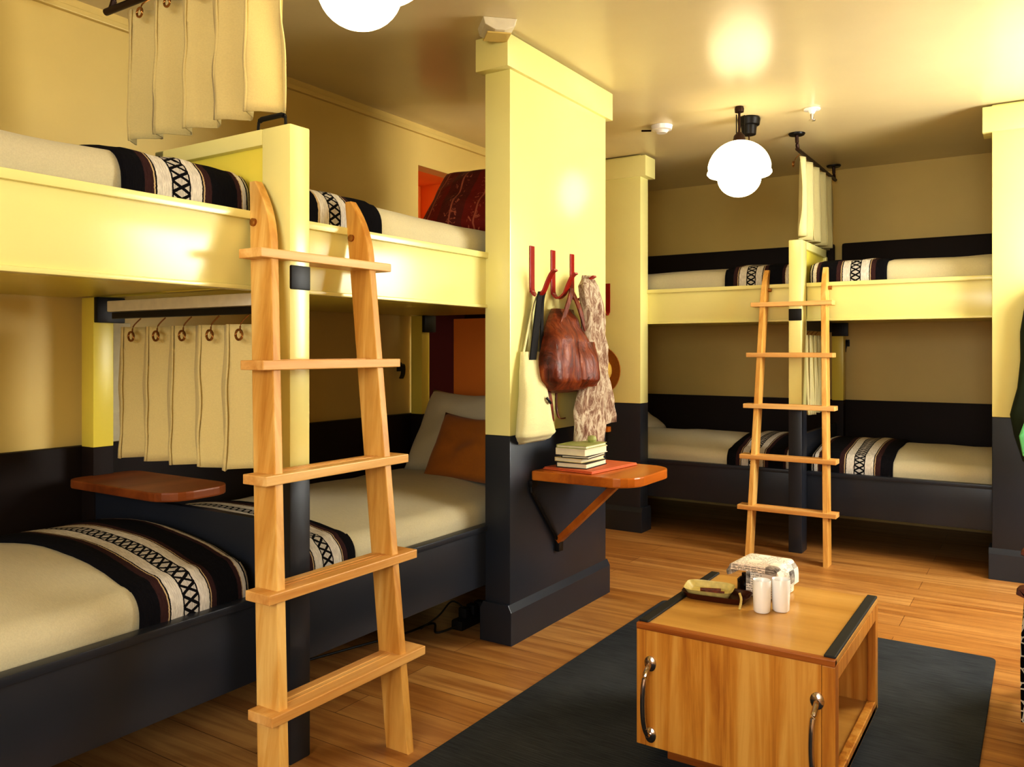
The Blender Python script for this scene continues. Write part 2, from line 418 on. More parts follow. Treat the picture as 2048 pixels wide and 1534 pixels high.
bunk('row of pale yellow and charcoal bunks at the end of the room', FO, FR, WBF, -1.83, 1.94, True)

# end board of the long row (warm lamp glow painted into its orange)
b = B(); box(b, 2.003, 2.03, .165, .93, 0, 1.43, .003); tag(obj('end_board', b, M['glowboard']), 'orange glow-painted board closing the lower berth behind the brown cushion', 'end board', LO, LR)

# ------------------------------------------------------------------ mattresses, blankets
def mprofile(f, k, z0, h, n=8, off=0.0, crown=.04, r=.075):
    """cross-section (w,z), counter-clockwise starting bottom front"""
    pts = [(f-off+.02, z0), ]
    zt = z0+h
    for i in range(n+1):
        a = PI - (PI/2)*i/n
        pts.append((f+r+math.cos(a)*(r+off), zt-r+math.sin(a)*(r+off)))
    m = 10
    for i in range(1, m):
        s = i/m
        pts.append((f+r+(k-f-2*r)*s, zt+off+crown*math.sin(PI*s)**.8))
    for i in range(n+1):
        a = PI/2 - (PI/2)*i/n
        pts.append((k-r+math.cos(a)*(r+off), zt-r+math.sin(a)*(r+off)))
    pts.append((k+off-.02, z0))
    return pts

def mattress(label, loc, rotz, u0, u1, f, k, z0, h, mat, seed=0, group=None, crown=.04):
    b = B(); rings = []
    us = [0, .01, .03, .07] + [.07+(1-.14)*i/22 for i in range(1, 22)] + [.93, .97, .99, 1]
    L = u1-u0
    for s in us:
        d = min(s, 1-s)*L; rr = .07
        ins = 0 if d >= rr else rr-math.sqrt(max(0, rr*rr-(rr-d)**2))
        ring = []
        cx, cz = (f+k)/2, z0+h*.5
        for (w, z) in mprofile(f, k, z0, h, crown=crown):
            w2 = w+(ins if w < cx else -ins)*.6 if ins else w
            z2 = z-ins if z > cz else z
            nz = noise.noise(Vector((s*L*4+seed, w*3.2, z*3)))*.012
            ring.append((u0+s*L, w2+(nz*.6 if abs(w-cx) > .35 else 0), z2+(nz if z > z0+.05 else 0)))
        rings.append(ring)
    loft(b, rings)
    return tag(obj('mattress', b, mat, None, True, angle=60), label, 'mattress', loc, rotz, group='linen covered bunk mattresses')

def blanket(label, loc, rotz, u0, u1, f, k, z0, h, drop, mat, flip=False, seed=0, crown=.04):
    """folded blanket across a mattress; u0..u1 width"""
    b = B(); uvl = b.loops.layers.uv.new('UVMap')
    prof = mprofile(f, k, z0, h, off=.014, crown=crown)[1:-1]
    prof = [(prof[0][0], z0+h-.075-drop*s) for s in (1, .75, .5, .25)] + prof + [(prof[-1][0], z0+h-.1), (prof[-1][0], z0+h-.13)]
    prof2 = []
    for i in range(len(prof)-1):
        for q in range(2):
            s = q/2; prof2.append((prof[i][0]*(1-s)+prof[i+1][0]*s, prof[i][1]*(1-s)+prof[i+1][1]*s))
    prof2.append(prof[-1])
    arc = [0]
    for i in range(1, len(prof2)): arc.append(arc[-1]+math.dist(prof2[i], prof2[i-1]))
    N = 26; V = []
    cx = (f+k)/2
    for i in range(N+1):
        s = i/N; row = []
        for j, (w, z) in enumerate(prof2):
            nz = noise.noise(Vector((s*5+seed, arc[j]*3.5, seed)))
            uu = u0+(u1-u0)*s+.01*noise.noise(Vector((arc[j]*4, seed+s*2, 3)))
            e = min(s, 1-s)*(u1-u0); pinch = -.012*max(0, 1-e/.03)
            row.append(b.verts.new((uu, w+(-(.006*nz+.004+pinch*.7) if w < f+.1 else 0), z+(.008*nz+.003+pinch if w > f+.03 and w < k-.03 else 0))))
        V.append(row)
    for i in range(N):
        for j in range(len(prof2)-1):
            fc = b.faces.new((V[i][j], V[i+1][j], V[i+1][j+1], V[i][j+1]))
            for lp, (ii, jj) in zip(fc.loops, ((i, j), (i+1, j), (i+1, j+1), (i, j+1))):
                s = ii/N; lp[uvl].uv = ((1-s) if flip else s, arc[jj])
    bmesh.ops.recalc_face_normals(b, faces=b.faces[:])
    o = obj('blanket', b, mat, None, True, angle=180)
    so = o.modifiers.new('thickness', 'SOLIDIFY'); so.thickness = .012; so.offset = -.6
    return tag(o, label, 'blanket', loc, rotz, group='striped woven blankets folded across the bunk ends')

F0 = .172
UZ, UH = 1.476, .315; LZ, LH = .276, .315
for (loc, rz, wb, ua, ub, row) in ((LO, LR, WBL, -1.93, 1.98, 'L'), (FO, FR, WBF, -1.81, 1.92, 'F')):
    bk = wb-.06
    q = {'L': ('oatmeal linen mattress of the upper berth running out of frame above the shade-darkened shelf',
               'pale linen mattress of the upper berth with the red pillow',
               'oatmeal linen mattress of the lower berth below the shelf under the curtain',
               'oatmeal linen mattress of the lower berth with white pillow and brown cushion'),
         'F': ('linen mattress of the upper berth next to the partition with the straw hat',
               'rumpled linen mattress of the upper berth next to the partition with the jacket',
               'tan linen mattress of the lower berth next to the partition with the straw hat',
               'tan linen mattress of the lower berth next to the partition with the jacket')}[row]
    mattress(q[0], loc, rz, ua, -.05, F0, bk, UZ, UH, M['linen'], 1)
    mattress(q[1], loc, rz, .05, ub, F0, bk, UZ, UH, M['linenpale'], 5)
    mattress(q[2], loc, rz, ua, -.05, F0, bk, LZ, LH, M['linen'], 9, crown=.06)
    mattress(q[3], loc, rz, .05, ub, F0, bk, LZ, LH, M['linen'], 14, crown=.05)
bkl, bkf = WBL-.06, WBF-.06
blanket('striped blanket on the upper berth, touching the top of the large ladder', LO, LR, -.475, -.055, F0, bkl, UZ, UH, .12, M['blanketA'], False, 1)
blanket('mostly black blanket on the upper berth with the red pillow', LO, LR, .055, .545, F0, bkl, UZ, UH, .12, M['blanketB'], True, 4)
blanket('striped blanket with wide white bands on the lower berth beside the large ladder', LO, LR, -.425, -.055, F0, bkl, LZ, LH, .1, M['blanketA'], False, 7, crown=.06)
blanket('striped blanket on the lower berth with the white pillow, seen through the large ladder', LO, LR, .055, .40, F0, bkl, LZ, LH, .1, M['blanketA'], True, 9, crown=.05)
blanket('striped blanket on the far upper berth beside the small ladder and straw hat partition', FO, FR, -.50, -.055, F0, bkf, UZ, UH, .12, M['blanketA'], False, 11)
blanket('striped blanket on the far upper berth between the small ladder and jacket partition', FO, FR, .055, .50, F0, bkf, UZ, UH, .12, M['blanketA'], True, 13)
blanket('brownish striped blanket on the far lower berth behind the small ladder rungs', FO, FR, -.48, -.055, F0, bkf, LZ, LH, .1, M['blanketA'], False, 15, crown=.06)
blanket('black and white striped blanket on the far lower berth nearest the jacket partition', FO, FR, .055, .53, F0, bkf, LZ, LH, .1, M['blanketA'], True, 17, crown=.05)

# ------------------------------------------------------------------ pillows
def pillow(name, label, cat, W_, H_, T, mat, loc, rot, seed=0, sag=.02, group=None):
    """standing pillow: local x width, z height (from 0), y thickness"""
    b = B(); uvl = b.loops.layers.uv.new('UVMap'); n = 22; sides = []
    for sgn in (-1, 1):
        G = []
        for i in range(n+1):
            row = []
            for j in range(n+1):
                a, c = 2*i/n-1, 2*j/n-1
                pin = 1-.07*(1-abs(c))*abs(a)**3; pin2 = 1-.07*(1-abs(a))*abs(c)**3
                th = T*.5*((1-a**4)*(1-c**4))**.5
                nz = noise.noise(Vector((a*2+seed, c*2, sgn)))*.016*(1-a*a)*(1-c*c)*2
                row.append(b.verts.new((a*W_/2*pin, sgn*(th+nz), H_/2*(1+c*pin2)-sag*(1-a*a)*(c > 0)*c)))
            G.append(row)
        for i in range(n):
            for j in range(n):
                q = (G[i][j], G[i+1][j], G[i+1][j+1], G[i][j+1]); fc = b.faces.new(q if sgn < 0 else q[::-1])
                uv = ((i, j), (i+1, j), (i+1, j+1), (i, j+1)); uv = uv if sgn < 0 else uv[::-1]
                for lp, (x, y) in zip(fc.loops, uv): lp[uvl].uv = (x/n, y/n)
    bmesh.ops.remove_doubles(b, verts=b.verts[:], dist=.0006)
    o = obj(name, b, mat, None, True, angle=180)
    return tag(o, label, cat, loc, rot=rot, group=group)
pillow('pillow', 'dark red woven pillow leaning at the head of the upper berth', 'pillow', .56, .47, .14, M['redpillow'], (-2.37, 3.2, 1.815), (math.radians(-38), 0, math.radians(4)), 1)
pillow('pillow', 'cream pillow tucked behind the dark red pillow', 'pillow', .54, .42, .14, M['pillow'], (-2.36, 3.45, 1.815), (math.radians(-38), 0, math.radians(4)), 2)
pillow('pillow', 'white pillow standing on the lower berth behind the brown cushion', 'pillow', .68, .48, .16, M['pillow'], (-2.50, 3.30, .62), (math.radians(-30), 0, math.radians(-3)), 3)
pillow('cushion', 'brown cushion leaning on the white pillow of the lower berth', 'cushion', .5, .36, .1, M['browncloth'], (-2.35, 3.165, .62), (math.radians(-30), 0, math.radians(-3)), 4)
pillow('pillow', 'pale pillow corner peeking out on the far lower berth by the straw hat', 'pillow', .5, .34, .12, M['pillow'], (-2.62, 6.05, .61), (math.radians(-62), 0, math.radians(80)), 5)
pillow('pillow', 'cream pillow corner on the far upper berth beside the straw hat partition', 'pillow', .5, .34, .12, M['linenpale'], (-2.66, 5.75, 1.8), (math.radians(-62), 0, math.radians(80)), 6)

# ------------------------------------------------------------------ ladders
def ladder(label, loc, rotz, k, xl, xr, rungs, ztop):
    """front face at y=k*z; xl/xr = (x at z=0, x at top) of stiles; rungs = [(z, x0, x1)]"""
    t = thing('ladder', label, 'ladder', loc, rotz, 'wooden bunk ladders')
    D = .09; TH = .03
    for n, (a0, a1) in enumerate((xl, xr)):
        b = B()
        side = [(0, 0), (D, 0)]
        side += [(k*ztop+D, ztop)]
        # rounded taper: the front edge curves back to the rear edge at the top
        for i in range(0, 9):
            s = i/8; ang = s*PI/2
            s = 1-s; z = ztop-.22*(1-s)
            side.append((k*z + D*.72*s**2.4, z))
        vs = []
        for dx in (0, TH):
            vs.append([b.verts.new((a0+(a1-a0)*z/ztop+dx-TH/2, y, z)) for y, z in side])
        m = len(side); fs = [b.faces.new(vs[0]), b.faces.new(vs[1])]
        for i in range(m): fs.append(b.faces.new((vs[0][i], vs[0][(i+1) % m], vs[1][(i+1) % m], vs[1][i])))
        bmesh.ops.recalc_face_normals(b, faces=fs)
        bmesh.ops.bevel(b, geom=list({e for f_ in fs[:2] for e in f_.edges}), offset=.003, segments=2, profile=.6, affect='EDGES')
        st = obj('side_rail', b, M['fir'], t)
        b = B(); z = ztop-.13; x = a0+(a1-a0)*z/ztop
        tube(b, [(x-TH/2-.01, k*z+.07, z), (x-TH/2-.008, k*z+.07, z), (x+TH/2+.02, k*z+.07, z)], [.007, .012, .012], 12)
        obj('bolt', b, M['brass'], st, True)
    for z, x0, x1 in rungs:
        b = B(); y = k*z
        box(b, x0, x1, y-.012, y+.085, z-.014, z+.014, .003)
        for q in (.03, .05): box(b, x0+.06, x1-.06, y+q, y+q+.004, z+.0135, z+.0155, 0)
        obj('rung', b, M['firx'], t)
    return t
ladder('large fir ladder leaning on the near bunks', (-1.65, 1.72, 0), PI/2, .167, (-.257, -.045), (.243, .362),
       [(1.535, -.134, .429), (1.208, -.172, .414), (.890, -.206, .394), (.581, -.239, .376), (.279, -.272, .357)], 1.765)
ladder('small fir ladder leaning on the far bunks', (-1.28, 4.945, 0), 0, .165, (-.234, -.216), (.22, .143),
       [(1.54, -.287, .206), (1.222, -.300, .219), (.905, -.303, .241), (.595, -.310, .259), (.290, -.308, .27)], 1.765)

# ------------------------------------------------------------------ curtains (local x = across, y = along the rod)
def curtain(label, loc, rotz, w0, w1, z0, z1, mat, folds, amp, ringmat, seed=0, side=0.0, hemvar=.01):
    t = thing('curtain', label, 'curtain', loc, rotz, 'cream privacy curtains between berths')
    b = B(); N = folds*14; nz = 16; V = []
    for j in range(nz+1):
        z = z0+(z1-z0)*j/nz; row = []
        for i in range(N+1):
            s = i/N; ph = s*folds*2*PI
            a = amp*(1.0+.35*noise.noise(Vector((s*folds*.7, seed, 0))))*(1-.25*j/nz)
            x = a*math.tanh(2.2*math.sin(ph+.25*math.sin(j*.2+seed)))/.976 + side*(1-j/nz)
            y = w0+(w1-w0)*s+.022*math.sin(2*ph)*(1 if folds > 2 else .5) + .012*noise.noise(Vector((s*4, j*.25, seed)))*(1-j/nz)*2
            zz = z + (hemvar*noise.noise(Vector((s*folds*1.3, seed, 5))) if j == 0 else 0)
            row.append(b.verts.new((x, y, zz)))
        V.append(row)
    for j in range(nz):
        for i in range(N): b.faces.new((V[j][i], V[j][i+1], V[j+1][i+1], V[j+1][i]))
    bmesh.ops.recalc_face_normals(b, faces=b.faces[:])
    fo = obj('fabric', b, mat, t, True, angle=180)
    so = fo.modifiers.new('thickness', 'SOLIDIFY'); so.thickness = .004; so.offset = 0
    for i in range(folds):
        s = (i+.25)/folds; y = w0+(w1-w0)*s
        for sg in (-1,):
            b = B(); R = .016; pts = []
            for q in range(17):
                an = 2*PI*q/16; pts.append((sg*amp*1.0+sg*.006, y+R*math.cos(an), z1-.035+R*math.sin(an)))
            tube(b, pts, .004, 6, False); obj('ring', b, ringmat, t, True)
            b = B(); tube(b, smooth_path([(sg*amp, y, z1-.03), (sg*amp*.8, y+.006, z1), (0, y, z1+.03)], 4), .0025, 6); obj('hook', b, ringmat, t, True)
    return t
def rod(label, loc, rotz, w0, w1, z, r, flange_to_ceiling):
    t = thing('curtain_rod', label, 'curtain rod', loc, rotz)
    b = B(); tube(b, [(0, w0, z), (0, w0+.02, z), (0, w1-.02, z), (0, w1, z)], r, 12); obj('rod', b, M['darkmetal'], t, True)
    for w in (w0+.02, w1-.03):
        b = B()
        if flange_to_ceiling:
            tube(b, smooth_path([(0, w, z), (0, w-.02, z+.03), (0, w-.03, H-.012)], 5), .011, 10); 
            fl = obj('bracket', b, M['darkmetal'], t, True)
            b = B(); lathe(b, [(.0, H-.012), (.045, H-.012), (.05, H-.004), (.05, H-.001), (0, H-.001)], (0, w-.03, 0), 20); obj('flange', b, M['blackmetal'], fl, True)
    return t
curtain('cream curtain hanging from the ceiling rod over the near bunk divider', LO, LR, .085, .875, 2.0, 2.47, M['curtain'], 5, .04, M['brass'], 1, 0, .02)
rod('dark ceiling rod carrying the curtain above the large ladder', LO, LR, .02, 1.04, 2.515, .013, True)
curtain('cream curtain between the near lower berths, above the shade-darkened wooden shelf', LO, LR, .2, .93, .862, 1.335, M['curtain'], 5, .032, M['brass'], 3, 0, .01)
curtain('pale curtain hanging from the ceiling over the far bunk divider', FO, FR, .10, 1.0, 1.97, 2.47, M['curtainpale'], 5, .042, M['brass'], 6, 0, .01)
rod('dark ceiling rod carrying the curtain above the small ladder', FO, FR, .05, 1.16, 2.505, .012, True)
curtain('white curtain between the far lower berths behind the small ladder', FO, FR, .25, .7, .835, 1.35, M['curtainpale'], 4, .035, M['brass'], 8)
# lower near curtain rail and lamp housing
t = thing('curtain_rail', 'black curtain rail below the upper deck beside the near back post', 'curtain rail', LO, LR)
b = B(); box(b, -.012, .012, .16, .985, 1.367, 1.39, .003); obj('rail', b, M['blackmetal'], t)
b = B(); box(b, -.03, .02, .16, .985, 1.392, 1.432, .004); obj('housing', b, M['white'], t, False, 'cream housing strip above the rail')
t = thing('curtain_rail', 'black curtain rail below the far upper deck behind the small ladder', 'curtain rail', FO, FR)
b = B(); box(b, -.012, .012, .16, 1.0, 1.38, 1.45, .003); obj('rail', b, M['blackmetal'], t)
# pale sheet with ruled lines behind the near lower curtain
b = B(); box(b, .062, .20, WBL-.022, WBL-.008, .888, 1.36, .002); 
for i in range(4): box(b, .065, .19, WBL-.025, WBL-.021, 1.0+.09*i, 1.003+.09*i, 0)
tag(obj('wall_panel', b, M['bookwhite']), 'narrow pale panel on the wall beside the near back post', 'wall panel', LO, LR)

# ------------------------------------------------------------------ handle on near divider
t = thing('grab_handle', 'black grab handle on top of the near bunk divider', 'handle', (LO[0]-.065, LO[1], 1.935), PI/2)
b = B(); tube(b, smooth_path([(0, .0, 0), (0, .0, .03), (0, .012, .045), (0, .11, .045), (0, .124, .03), (0, .125, 0)], 5), .0045, 8); obj('frame', b, M['blackmetal'], t, True)
b = B(); tube(b, [(0, .006, .042), (0, .016, .046), (0, .108, .046), (0, .118, .042)], .008, 10); obj('grip', b, M['plug'], t, True)

# ------------------------------------------------------------------ pendant lamps
def lamp(label, x, y, zb, off):
    """zb = bottom of glass"""
    t = thing('pendant_lamp', label, 'lamp', (x, y, zb), 0, 'opal glass pendant lamps')
    s = .343/2
    prof = []
    for i in range(0, 11):                      # lower bowl
        a = -PI/2+PI/2*i/10; prof.append((.69*s*math.cos(a), .62*s*(1+math.sin(a))))
    prof += [(.80*s, .66*s), (.97*s, .70*s), (1.02*s, .76*s), (1.01*s, .82*s), (.96*s, .86*s)]
    for i in range(0, 13):                      # upper dome
        a = PI/2*i/12; prof.append((1.0*s*math.cos(a) if i else s*.98, .88*s+.94*s*math.sin(a)))
    prof = prof[:-1] + [(.03, 1.82*s)]
    b = B(); lathe(b, prof, (0, 0, 0), 48); obj('globe', b, M['globe'], t, True, 'glowing white opal globe', 50)
    zt = 1.80*s; top = H-zb
    b = B(); lathe(b, [(.0, zt), (.035, zt), (.03, zt+.03), (.012, zt+.05), (.0, zt+.05)], (0, 0, 0), 20); obj('fitter', b, M['darkmetal'], t, True)
    b = B(); tube(b, [(0, 0, zt+.04), (0, 0, top-.002)], .007, 8); obj('stem', b, M['darkmetal'], t, True)
    b = B(); tube(b, [(.028, 0, zt+.02), (.028, 0, top-.05)], .0025, 6); tube(b, [(-.016, 0, zt+.02), (-.016, 0, top-.04)], .003, 6); obj('cable', b, M['blackmetal'], t, True)
    b = B(); lathe(b, [(0, top-.03), (.024, top-.03), (.026, top-.012), (.022, top-.001), (0, top-.001)], (0, 0, 0), 20); obj('canopy', b, M['darkmetal'], t, True)
    return t
lamp('lit opal globe lamp hanging in front of the far bunks', -1.42, 4.495, 2.10, 1)
lamp('lit opal globe lamp cut off by the top of the picture', -1.615, 1.70, 2.155, 0)
t = thing('ceiling_hook_box', 'black ceiling box with cord hook beside the far globe lamp', 'ceiling box', (-1.44, 4.735, H))
b = B(); lathe(b, [(0, -.10), (.04, -.10), (.045, -.05), (.06, -.045), (.065, -.01), (.06, -.001), (0, -.001)], (0, 0, 0), 20); obj('box', b, M['blackmetal'], t, True)
b = B(); tube(b, smooth_path([(0, 0, -.1), (.0, -.005, -.14), (-.02, -.05, -.17), (-.01, -.16, -.21), (.0, -.225, -.235)], 6), .004, 6); obj('cord', b, M['darkmetal'], t, True)
# ceiling fittings
t = thing('ceiling_vent', 'square white cover on the ceiling above the hook partition', 'ceiling cover', (-1.90, 2.81, H), math.radians(45))
b = B(); prism(b, [(-.07, 0), (.07, 0), (.062, -.03), (.02, -.05), (-.02, -.05), (-.062, -.03)], 1, -.07, .07, .004); obj('cover', b, M['white'], t)
b = B(); box(b, -.05, .05, -.05, .05, -.056, -.05, .002); obj('grille', b, M['wall'], t)
t = thing('smoke_detector', 'round white smoke detector on the ceiling between the partitions', 'smoke detector', (-1.93, 4.62, H))
b = B(); lathe(b, [(0, -.045), (.03, -.045), (.042, -.03), (.06, -.026), (.065, -.001), (0, -.001)], (0, 0, 0), 24); obj('housing', b, M['ceramic'], t, True)
b = B(); tube(b, [(-.07, 0, -.02), (-.13, 0, -.012)], .006, 8); obj('test_lever', b, M['darkmetal'], t, True)
t = thing('sprinkler', 'small white ceiling sprinkler beside the far curtain rod', 'sprinkler', (-1.09, 4.75, H))
b = B(); lathe(b, [(0, -.03), (.012, -.03), (.02, -.012), (.045, -.008), (.045, -.001), (0, -.001)], (0, 0, 0), 20); obj('escutcheon', b, M['ceramic'], t, True)
b = B(); lathe(b, [(0, -.07), (.018, -.068), (.018, -.064), (.007, -.06), (.01, -.03), (0, -.03)], (0, 0, 0), 14); obj('head', b, M['chrome'], t, True)

# ------------------------------------------------------------------ coat hooks
def coat_hook(label, loc, rotz):
    """local: wall plane y=0, room towards -y; z=0 top"""
    t = thing('coat_hook', label, 'hook', loc, rotz, 'red coat hooks')
    b = B(); box(b, -.018, .018, -.006, -.0005, -.205, 0, .002); obj('back_plate', b, M['red'], t)
    b = B()
    ribbon(b, smooth_path([(0, -.003, -.165), (0, -.006, -.2), (0, -.03, -.222), (0, -.062, -.205), (0, -.082, -.165), (0, -.105, -.125), (0, -.125, -.112)], 5), (.03, 0, 0), .008)
    obj('prong', b, M['red'], t)
    return t
for y, lab in ((3.087, 'red coat hook holding the black straps of the tote bag'), (3.272, 'red coat hook holding the brown leather bag'), (3.453, 'red coat hook holding the mottled scarf')):
    coat_hook(lab, (-1.904, y, 1.712), PI/2)
coat_hook('red coat hook above the straw hat on the far partition', (-2.575, 5.2, 1.72), 0)

# ------------------------------------------------------------------ hanging things on the near partition (world coords, root at hook)
def blob_loft(rows, xf, th, n=20, seed=0, wr=.012, p=2.4):
    """rows (z, y0, y1, thickness factor) -> soft shape lying against plane x=xf, bulging to +x"""
    b = B(); rings = []
    R = []
    for i in range(len(rows)-1):
        for q in range(4):
            s = q/4; s2 = s*s*(3-2*s)
            R.append(tuple(rows[i][m]*(1-s)+rows[i+1][m]*s if m != 3 else rows[i][3]*(1-s2)+rows[i+1][3]*s2 for m in range(4)))
    R.append(rows[-1])
    for (z, y0, y1, tf) in R:
        ring = []; cy = (y0+y1)/2; hw = (y1-y0)/2
        for k in range(n):
            a = 2*PI*k/n; ca, sa = math.cos(a), math.sin(a)
            e = 2/p
            yy = cy+hw*math.copysign(abs(ca)**e, ca); t_ = th*tf*.5
            xx = xf+t_+t_*math.copysign(abs(sa)**e, sa)
            nz = noise.noise(Vector((yy*14+seed, z*5, sa)))
            ring.append((xx+wr*nz*(sa > -.2), yy+wr*.3*nz, z))
        rings.append(ring)
    loft(b, rings); return b
PX = -1.904
t = thing('tote_bag', 'cream canvas tote bag with black straps on the first red hook', 'bag')
b = blob_loft([(1.245, 2.975, 3.128, .35), (1.165, 2.955, 3.115, .6), (1.057, 2.939, 3.125, .9), (.949, 2.916, 3.160, 1), (.886, 2.908, 3.215, .9), (.858, 2.945, 3.212, .5), (.846, 2.97, 3.20, .15)], PX+.004, .085, seed=2)
obj('body', b, M['canvas'], t, True, angle=80)
b = B()
for y0, yy, w in ((3.095, 3.03, .05), (3.12, 3.10, .022)):
    ribbon(b, smooth_path([(PX+.05, y0-.005, 1.508), (PX+.045, y0-.015, 1.46), (PX+.04, (y0*.4+yy*.6), 1.32), (PX+.045, yy-.005, 1.21)], 4), (0, w, 0), .006)
obj('strap', b, M['strap'], t)
b = B(); ribbon(b, smooth_path([(PX+.05, 3.087, 1.511), (PX+.03, 3.06, 1.46), (PX+.02, 2.99, 1.24)], 4), (0, .012, 0), .004); obj('cord', b, M['canvas'], t)
b = B(); tube(b, smooth_path([(PX+.085, 3.075, 1.045), (PX+.092, 3.085, 1.03), (PX+.09, 3.1, 1.02)], 4), .006, 8); obj('toggle', b, M['blackmetal'], t, True)

t = thing('leather_bag', 'brown leather backpack hanging between the tote bag and the scarf', 'bag', (0, .035, 0))
b = blob_loft([(1.44, 3.18, 3.33, .4), (1.38, 3.12, 3.37, .65), (1.297, 3.06, 3.40, .9), (1.185, 3.02, 3.42, 1), (1.117, 3.03, 3.425, 1), (1.076, 3.08, 3.41, .8), (1.058, 3.15, 3.40, .4)], PX+.006, .15, 26, seed=5, wr=.03)
obj('body', b, M['brownleather'], t, True, angle=80)
b = blob_loft([(1.29, 3.22, 3.39, .3), (1.2, 3.2, 3.40, .9), (1.12, 3.21, 3.40, 1), (1.085, 3.24, 3.41, .5)], PX+.125, .06, 20, seed=8, wr=.015); obj('pocket', b, M['brownleather'], t, True)
b = B()
ribbon(b, smooth_path([(PX+.08, 3.272, 1.535), (PX+.09, 3.24, 1.49), (PX+.09, 3.17, 1.38), (PX+.1, 3.12, 1.30)], 4), (0, .035, 0), .006)
ribbon(b, smooth_path([(PX+.075, 3.272, 1.533), (PX+.1, 3.3, 1.46), (PX+.11, 3.36, 1.34)], 4), (0, .035, 0), .006)
obj('shoulder_strap', b, M['brownleather'], t, True)
b = B()
ribbon(b, smooth_path([(PX+.04, 3.10, 1.12), (PX+.05, 3.12, 1.03), (PX+.035, 3.165, .93)], 5), (0, .05, 0), .006)
obj('hanging_strap', b, M['brownleather'], t, True)
b = B()
ribbon(b, smooth_path([(PX+.03, 3.22, 1.08), (PX+.03, 3.22, .99), (PX+.028, 3.25, .94), (PX+.025, 3.31, .935)], 5), (0, .012, 0), .006)
obj('hanging_strap', b, M['brownleather'], t, True)
t = thing('scarf', 'long mottled grey and brown scarf hanging from the last red hook', 'scarf', (.015, -.05, 0))
b = blob_loft([(1.605, 3.462, 3.515, .3), (1.575, 3.43, 3.545, .7), (1.551, 3.40, 3.563, .9), (1.468, 3.42, 3.584, 1), (1.301, 3.435, 3.605, .9), (1.156, 3.43, 3.643, .9), (1.036, 3.39, 3.654, .8), (.916, 3.365, 3.66, .7), (.80, 3.358, 3.66, .5)], PX+.055, .075, 30, seed=3, wr=.045)
obj('front_tail', b, M['scarf'], t, True, angle=80)
b = blob_loft([(1.50, 3.53, 3.60, .6), (1.302, 3.551, 3.663, .8), (1.153, 3.582, 3.736, .8), (1.026, 3.636, 3.793, .7), (.884, 3.66, 3.863, .4)], PX+.03, .06, 24, seed=6, wr=.03)
obj('back_tail', b, M['scarf'], t, True, angle=80)

# straw hat on the far partition
t = thing('straw_hat', 'tan straw hat hanging below the red hook of the far partition', 'hat', (-2.635, 5.195, 1.11))
b = B(); rings = []
for r, d in ((.0, .01), (.07, .01), (.12, .012), (.165, .02), (.176, .03), (.174, .036), (.12, .022), (.07, .018), (.0, .018)):
    rings.append([(max(r, .001)*math.cos(2*PI*k/36), -d-.004, max(r, .001)*math.sin(2*PI*k/36)) for k in range(36)])
loft(b, rings); obj('brim', b, M['straw'], t, True, angle=60)
b = B(); rings = []
for r, d in ((.086, .012), (.084, .05), (.076, .08), (.06, .098), (.03, .104), (.001, .102)):
    rings.append([(.02+r*math.cos(2*PI*k/28), -d-.01, r*math.sin(2*PI*k/28)) for k in range(28)])
loft(b, rings); obj('crown', b, M['strawcrown'], t, True, angle=60)
b = B(); tube(b, smooth_path([(.0, -.02, .165), (.01, -.012, .3), (.058, -.045, .405)], 4), .002, 6); obj('cord', b, M['straw'], t, True)
# small orange bracket low on far partition
t = thing('wall_bracket', 'small orange bracket low on the far partition behind the scarf', 'bracket', (-2.59, 5.2, .70))
b = B(); box(b, -.05, .04, -.05, -.001, -.02, .018, .006); obj('block', b, M['shelf'], t)
b = B(); box(b, -.012, .012, -.006, -.0005, -.09, -.02, .002); obj('plate', b, M['blackmetal'], t)

# ------------------------------------------------------------------ fold-down shelves
def rounded(x0, x1, y0, y1, r, corners):
    """corner order: (x0,y0),(x1,y0),(x1,y1),(x0,y1); radius factor per corner"""
    pts = []
    cs = [(x0, y0, PI), (x1, y0, 1.5*PI), (x1, y1, 0), (x0, y1, .5*PI)]
    for (cx, cy, a0), k in zip(cs, corners):
        rr = max(r*k, .003)
        ox = cx+(rr if cx == x0 else -rr); oy = cy+(rr if cy == y0 else -rr)
        for i in range(7):
            a = a0+PI/2*i/6; pts.append((ox+rr*math.cos(a), oy+rr*math.sin(a)))
    return pts
t = thing('fold_down_shelf', 'orange fold-down shelf with books on the hook partition', 'shelf', (PX, 3.31, .72), PI/2)
b = B(); prism(b, rounded(-.235, .235, -.49, -.004, .12, (1, 1, .1, .1)), 2, -.042, 0, .006); obj('shelf_board', b, M['shelf'], t, False)
b = B(); ribbon(b, [(0.0, -.33, -.045), (.0, -.012, -.35)], (.045, 0, 0), .028); obj('brace', b, M['shelf'], t)
b = B()
tube(b, [(-.24, -.01, -.05), (-.24, -.01, -.09), (0, -.012, -.36), (0, -.012, -.385)], .008, 8); box(b, -.25, -.2, -.02, -.001, -.07, -.043, .002); box(b, -.02, .02, -.025, -.001, -.40, -.345, .004)
obj('bracket', b, M['blackmetal'], t, True)
t = thing('fold_down_shelf', 'orange rounded shelf with painted-in shade under the near lower curtain', 'shelf', (LO[0]-1.11, LO[1], .78), PI/2)
b = B(); prism(b, rounded(-.12, .16, -.62, .0, .10, (1, 1, .6, .6)), 2, -.032, 0, .006); obj('shelf_board', b, M['shelfshade'], t)
b = B(); box(b, -.02, .05, -.2, .02, -.055, -.033, .003); box(b, .0, .03, -.02, .02, -.2, -.05, .003); obj('bracket', b, M['blackmetal'], t)

